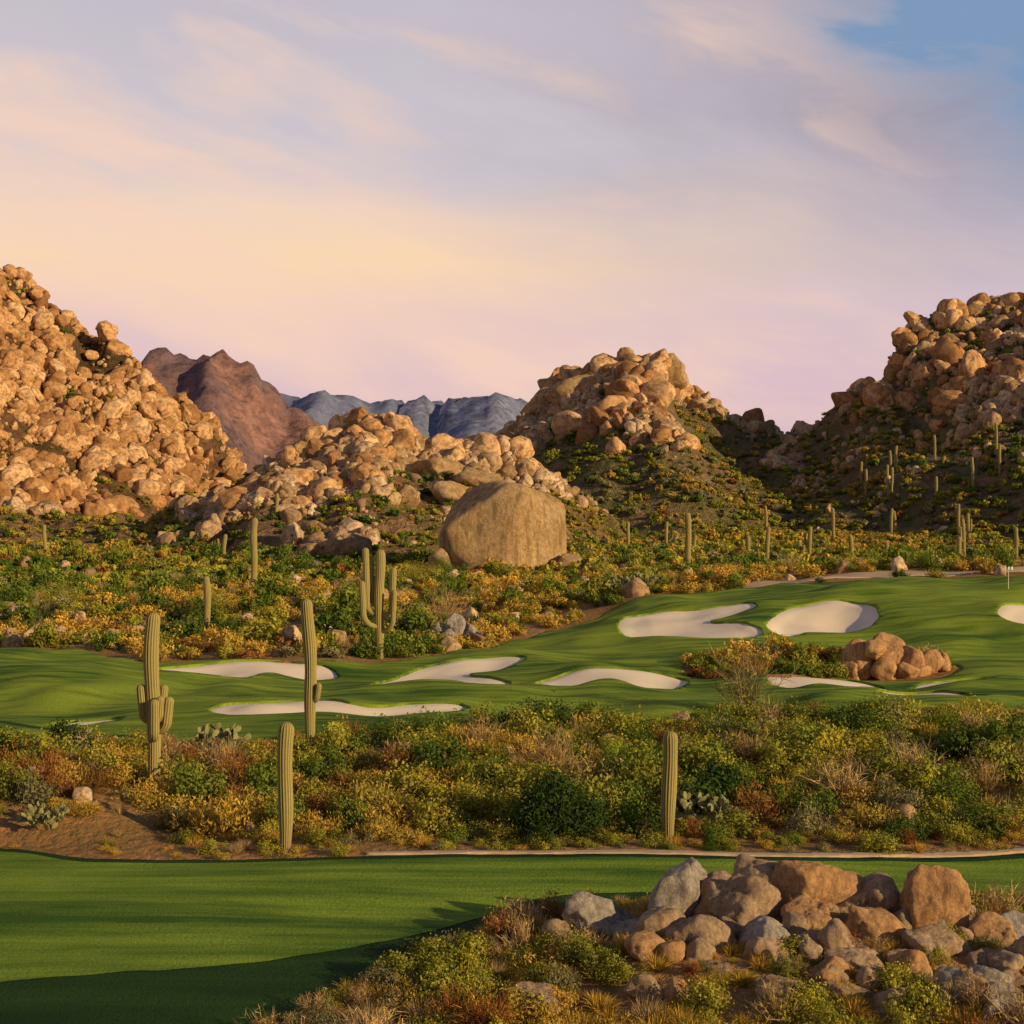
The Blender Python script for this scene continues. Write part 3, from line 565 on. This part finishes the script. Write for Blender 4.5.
def saguaro(x,y,h,r=.27,arms=(),lean=0,z=None):
    parts=[tube(*column(h,r,lean))]+[tube(*arm(z0,ang,out,ah,ar,r),ribs=11) for (z0,ang,out,ah,ar) in arms]
    V=[];F=[];R=[];n=0
    for v,f,rr in parts: V.append(v);F.append(f+n);R.append(rr);n+=len(v)
    add_obj('saguaro_cactus',mesh_np('saguaro_cactus',np.concatenate(V),np.concatenate(F),[M_SAG],True,attr={'rib':np.concatenate(R)}),loc=(x,y,float(H(x,y)) if z is None else z))
saguaro(-14.7,57.5,7.35,.28,[(2.9,math.pi*1.03,.42,1.2,.2),(2.5,-.2,.55,1.0,.22),(2.2,-1.3,.5,1.3,.2),(3.2,1.0,.45,.8,.18),(2.9,-.9,.5,.7,.17)],-.05)
saguaro(-9.85,68.5,7.6,.28,[(2.6,-.5,.4,.6,.15)],-.1)
saguaro(-8.0,49.4,4.5,.25,(),.08)
saguaro(5.65,50.6,4.0,.25,(),.0)
saguaro(-10.7,113,8.8,.36,[(3.6,math.pi,1.0,4.6,.28),(3.4,0,1.0,3.2,.27),(2.6,-2.5,1.5,2.6,.25),(2.2,-.5,1.3,2.4,.22),(4.2,2.6,.7,3.6,.2)])
saguaro(-35,190,10,.42,()); saguaro(-30.5,140,5.4,.32,()); saguaro(26.4,210,9,.42,[(3.6,.2,1.,1.3,.26)])
for q in [(39,232,5),(43,236,6),(47,230,4),(51,240,6),(57,235,5),(69,300,8),(62,232,4),(76,238,5.5),(90,250,6),(-48,285,5),(-54,262,5),(84,260,7),(-90,270,6),(98,300,7),(33,300,6),(60,330,7),(24,290,6),(112,340,8),(130,352,8)]:
    x_,y_,h_=q; ar=[(h_*.4,RNG.uniform(0,6.28),.9,h_*.3,.22)] if RNG.random()<.5 else []
    zq=max(float(H(x_,y_)),*(float(f(x_,y_)) for f in (h2,h3,h4) if (f is h2 and x_<60) or (f is h3 and -80<x_<220 and y_>300) or (f is h4 and 40<x_<390 and y_>245)),-99.)
    saguaro(x_,y_,h_,.34,ar,RNG.uniform(-.4,.4),zq)
for _ in range(16):
    x_=RNG.uniform(85,150); y_=RNG.uniform(300,385); saguaro(x_,y_,RNG.uniform(5,8),.33,(),RNG.uniform(-.3,.3),max(float(h4(x_,y_)),float(H(x_,y_)),float(h3(x_,y_)) if y_>300 else -9))
# ---------------------------------------------------------------- prickly pear
N=NT('prickly_pear_pad'); O=objc(N); a=N.noise(O,4,4)
N.princ(N.mix(a,(.14,.16,.06),(.32,.30,.13)),.7); M_PP=N.m
def prickly(x,y,s):
    D,F0=ICO[3]; VV=[];FF=[];n=0
    def pad(base,dr,L,lev):
        nonlocal n
        dr=Vector(dr).normalized(); c=Vector(base)+dr*L*.5; sd=dr.cross(Vector((RNG.normal(),RNG.normal(),.1))).normalized(); nn=dr.cross(sd)
        M=np.array([sd[:],nn[:],dr[:]]); V=(D*np.array([L*.36,L*.07,L*.52]))@M+np.array(c[:]); VV.append(V); FF.append(F0+n); n+=len(V)
        if lev<3:
            for _ in range(2+(lev==0)): 
                d2=dr+Vector(RNG.normal(size=3)*.6); d2.z=max(d2.z,.15); pad(Vector(base)+dr*L*.95,d2,L*.88,lev+1)
    for i in range(5): a=i*1.3; pad((math.cos(a)*.3*s,math.sin(a)*.3*s,0),(math.cos(a)*.6,math.sin(a)*.6,1),.36*s,0)
    add_obj('prickly_pear_cactus',mesh_np('prickly_pear_cactus',np.concatenate(VV),np.concatenate(FF),[M_PP],True),loc=(x,y,float(H(x,y))))
for q in [(-14.2,67,1.6),(13.6,153,2.3),(7.3,52.6,1.3),(-17.2,51.6,.9),(12.5,152,2.1)]: prickly(*q)
# flag
N=NT('flagstick_paint'); N.princ((.8,.75,.6),.5); MP=N.m; N=NT('flag_cloth'); N.princ((.75,.7,.6),.8); MF=N.m
fl=add_obj('golf_flag',None,loc=(46.8,132,float(H(46.8,132))+.05))
bm=bmesh.new(); bmesh.ops.create_cone(bm,cap_ends=True,segments=12,radius1=.03,radius2=.02,depth=2.1,matrix=Matrix.Translation((0,0,1.05))); me=bpy.data.meshes.new('pole'); bm.to_mesh(me); bm.free(); me.materials.append(MP); add_obj('pole',me,parent=fl)
g=[(i/8*.4,.05*math.sin(i*.9),j) for j in (1.78,2.07) for i in range(9)]; add_obj('flag',mesh_np('flag',[(a_+.03,b_,c_) for a_,b_,c_ in g],[[i,i+1,i+10,i+9] for i in range(8)],[MF]),parent=fl)
# ---------------------------------------------------------------- light
S=Vector((.82,-.50,.28)).normalized(); el=math.asin(S.z); az=math.atan2(S.x,S.y)
sun=bpy.data.lights.new('sun','SUN'); sun.energy=5; sun.angle=math.radians(.5); sun.color=(1,.72,.38)
so=bpy.data.objects.new('sun',sun); root.objects.link(so); so.rotation_euler=(-S).to_track_quat('-Z','Y').to_euler()
w=bpy.data.worlds.new('World'); sc.world=w; w.use_nodes=True; t=w.node_tree; t.nodes.clear()
class WT(NT):
    def __init__(s,t): s.t=t
W=WT(t); out=W.n('ShaderNodeOutputWorld')
sk=W.n('ShaderNodeTexSky',sky_type='NISHITA'); sk.sun_disc=False; sk.sun_elevation=el; sk.sun_rotation=az
b1=W.n('ShaderNodeBackground'); W.L(sk.outputs[0],b1.inputs[0]); b1.inputs[1].default_value=.09
tc=W.n('ShaderNodeTexCoord').outputs['Generated']; sp=W.n('ShaderNodeSeparateXYZ'); W.L(tc,sp.inputs[0]); x_,y_,z_=sp.outputs
q=W.math('ADD',z_,W.math('MULTIPLY',x_,.24))
cv=W.n('ShaderNodeCombineXYZ'); W.L(W.math('MULTIPLY',x_,2.0),cv.inputs[0]); W.L(W.math('MULTIPLY',y_,2.0),cv.inputs[1]); W.L(W.math('MULTIPLY',q,6.5),cv.inputs[2])
n1=W.noise(cv.outputs[0],1.1,6,.55,.3); n2=W.noise(cv.outputs[0],1.9,6,.56,.35)
ze=W.math('ADD',z_,W.math('MULTIPLY',W.math('SUBTRACT',n1,.5),.14))
left=W.ramp(ze,[(.0,(.66,.49,.55)),(.09,(.75,.54,.57)),(.13,(.85,.60,.53)),(.175,(.96,.68,.45)),(.215,(.88,.66,.52)),(.25,(.62,.57,.62)),(.36,(.54,.50,.57)),(.5,(.12,.14,.22)),(1,(.05,.07,.14))])
right=W.ramp(ze,[(.0,(.62,.46,.55)),(.09,(.70,.51,.57)),(.15,(.65,.52,.58)),(.21,(.48,.43,.51)),(.27,(.36,.325,.39)),(.33,(.45,.39,.45)),(.5,(.12,.14,.22)),(1,(.05,.07,.14))])
fx=W.mr(W.math('ADD',x_,W.math('MULTIPLY',W.math('SUBTRACT',n2,.5),.5)),-.10,.28)
col=W.mix(fx,left,right)
col=W.mix(W.math('MULTIPLY',W.mr(n2,.47,.66,0,.75),W.mr(z_,.5,.38)),col,(.94,.65,.50))
blue=W.math('MULTIPLY',W.mr(W.math('ADD',W.math('ADD',x_,z_),W.math('MULTIPLY',W.math('SUBTRACT',n2,.5),.6)),.50,.63),W.mr(z_,.55,.4))
col=W.mix(blue,col,(.21,.32,.50))
col=W.mix(W.mr(y_,.2,-.3,0,.5),col,(.12,.12,.18))
b2=W.n('ShaderNodeBackground'); W.L(col,b2.inputs[0]); b2.inputs[1].default_value=1
ms=W.n('ShaderNodeMixShader'); cover=W.mr(n1,.28,.42,.8,1)
W.L(cover,ms.inputs[0]); W.L(b1.outputs[0],ms.inputs[1]); W.L(b2.outputs[0],ms.inputs[2]); W.L(ms.outputs[0],out.inputs[0])
# ---------------------------------------------------------------- camera
cd=bpy.data.cameras.new('camera'); cd.lens=36*1400/1024; cd.sensor_width=36; cd.clip_end=20000; cd.clip_start=.5
co=bpy.data.objects.new('camera',cd); root.objects.link(co); co.location=(0,0,12); co.rotation_euler=(math.pi/2,0,0); sc.camera=co
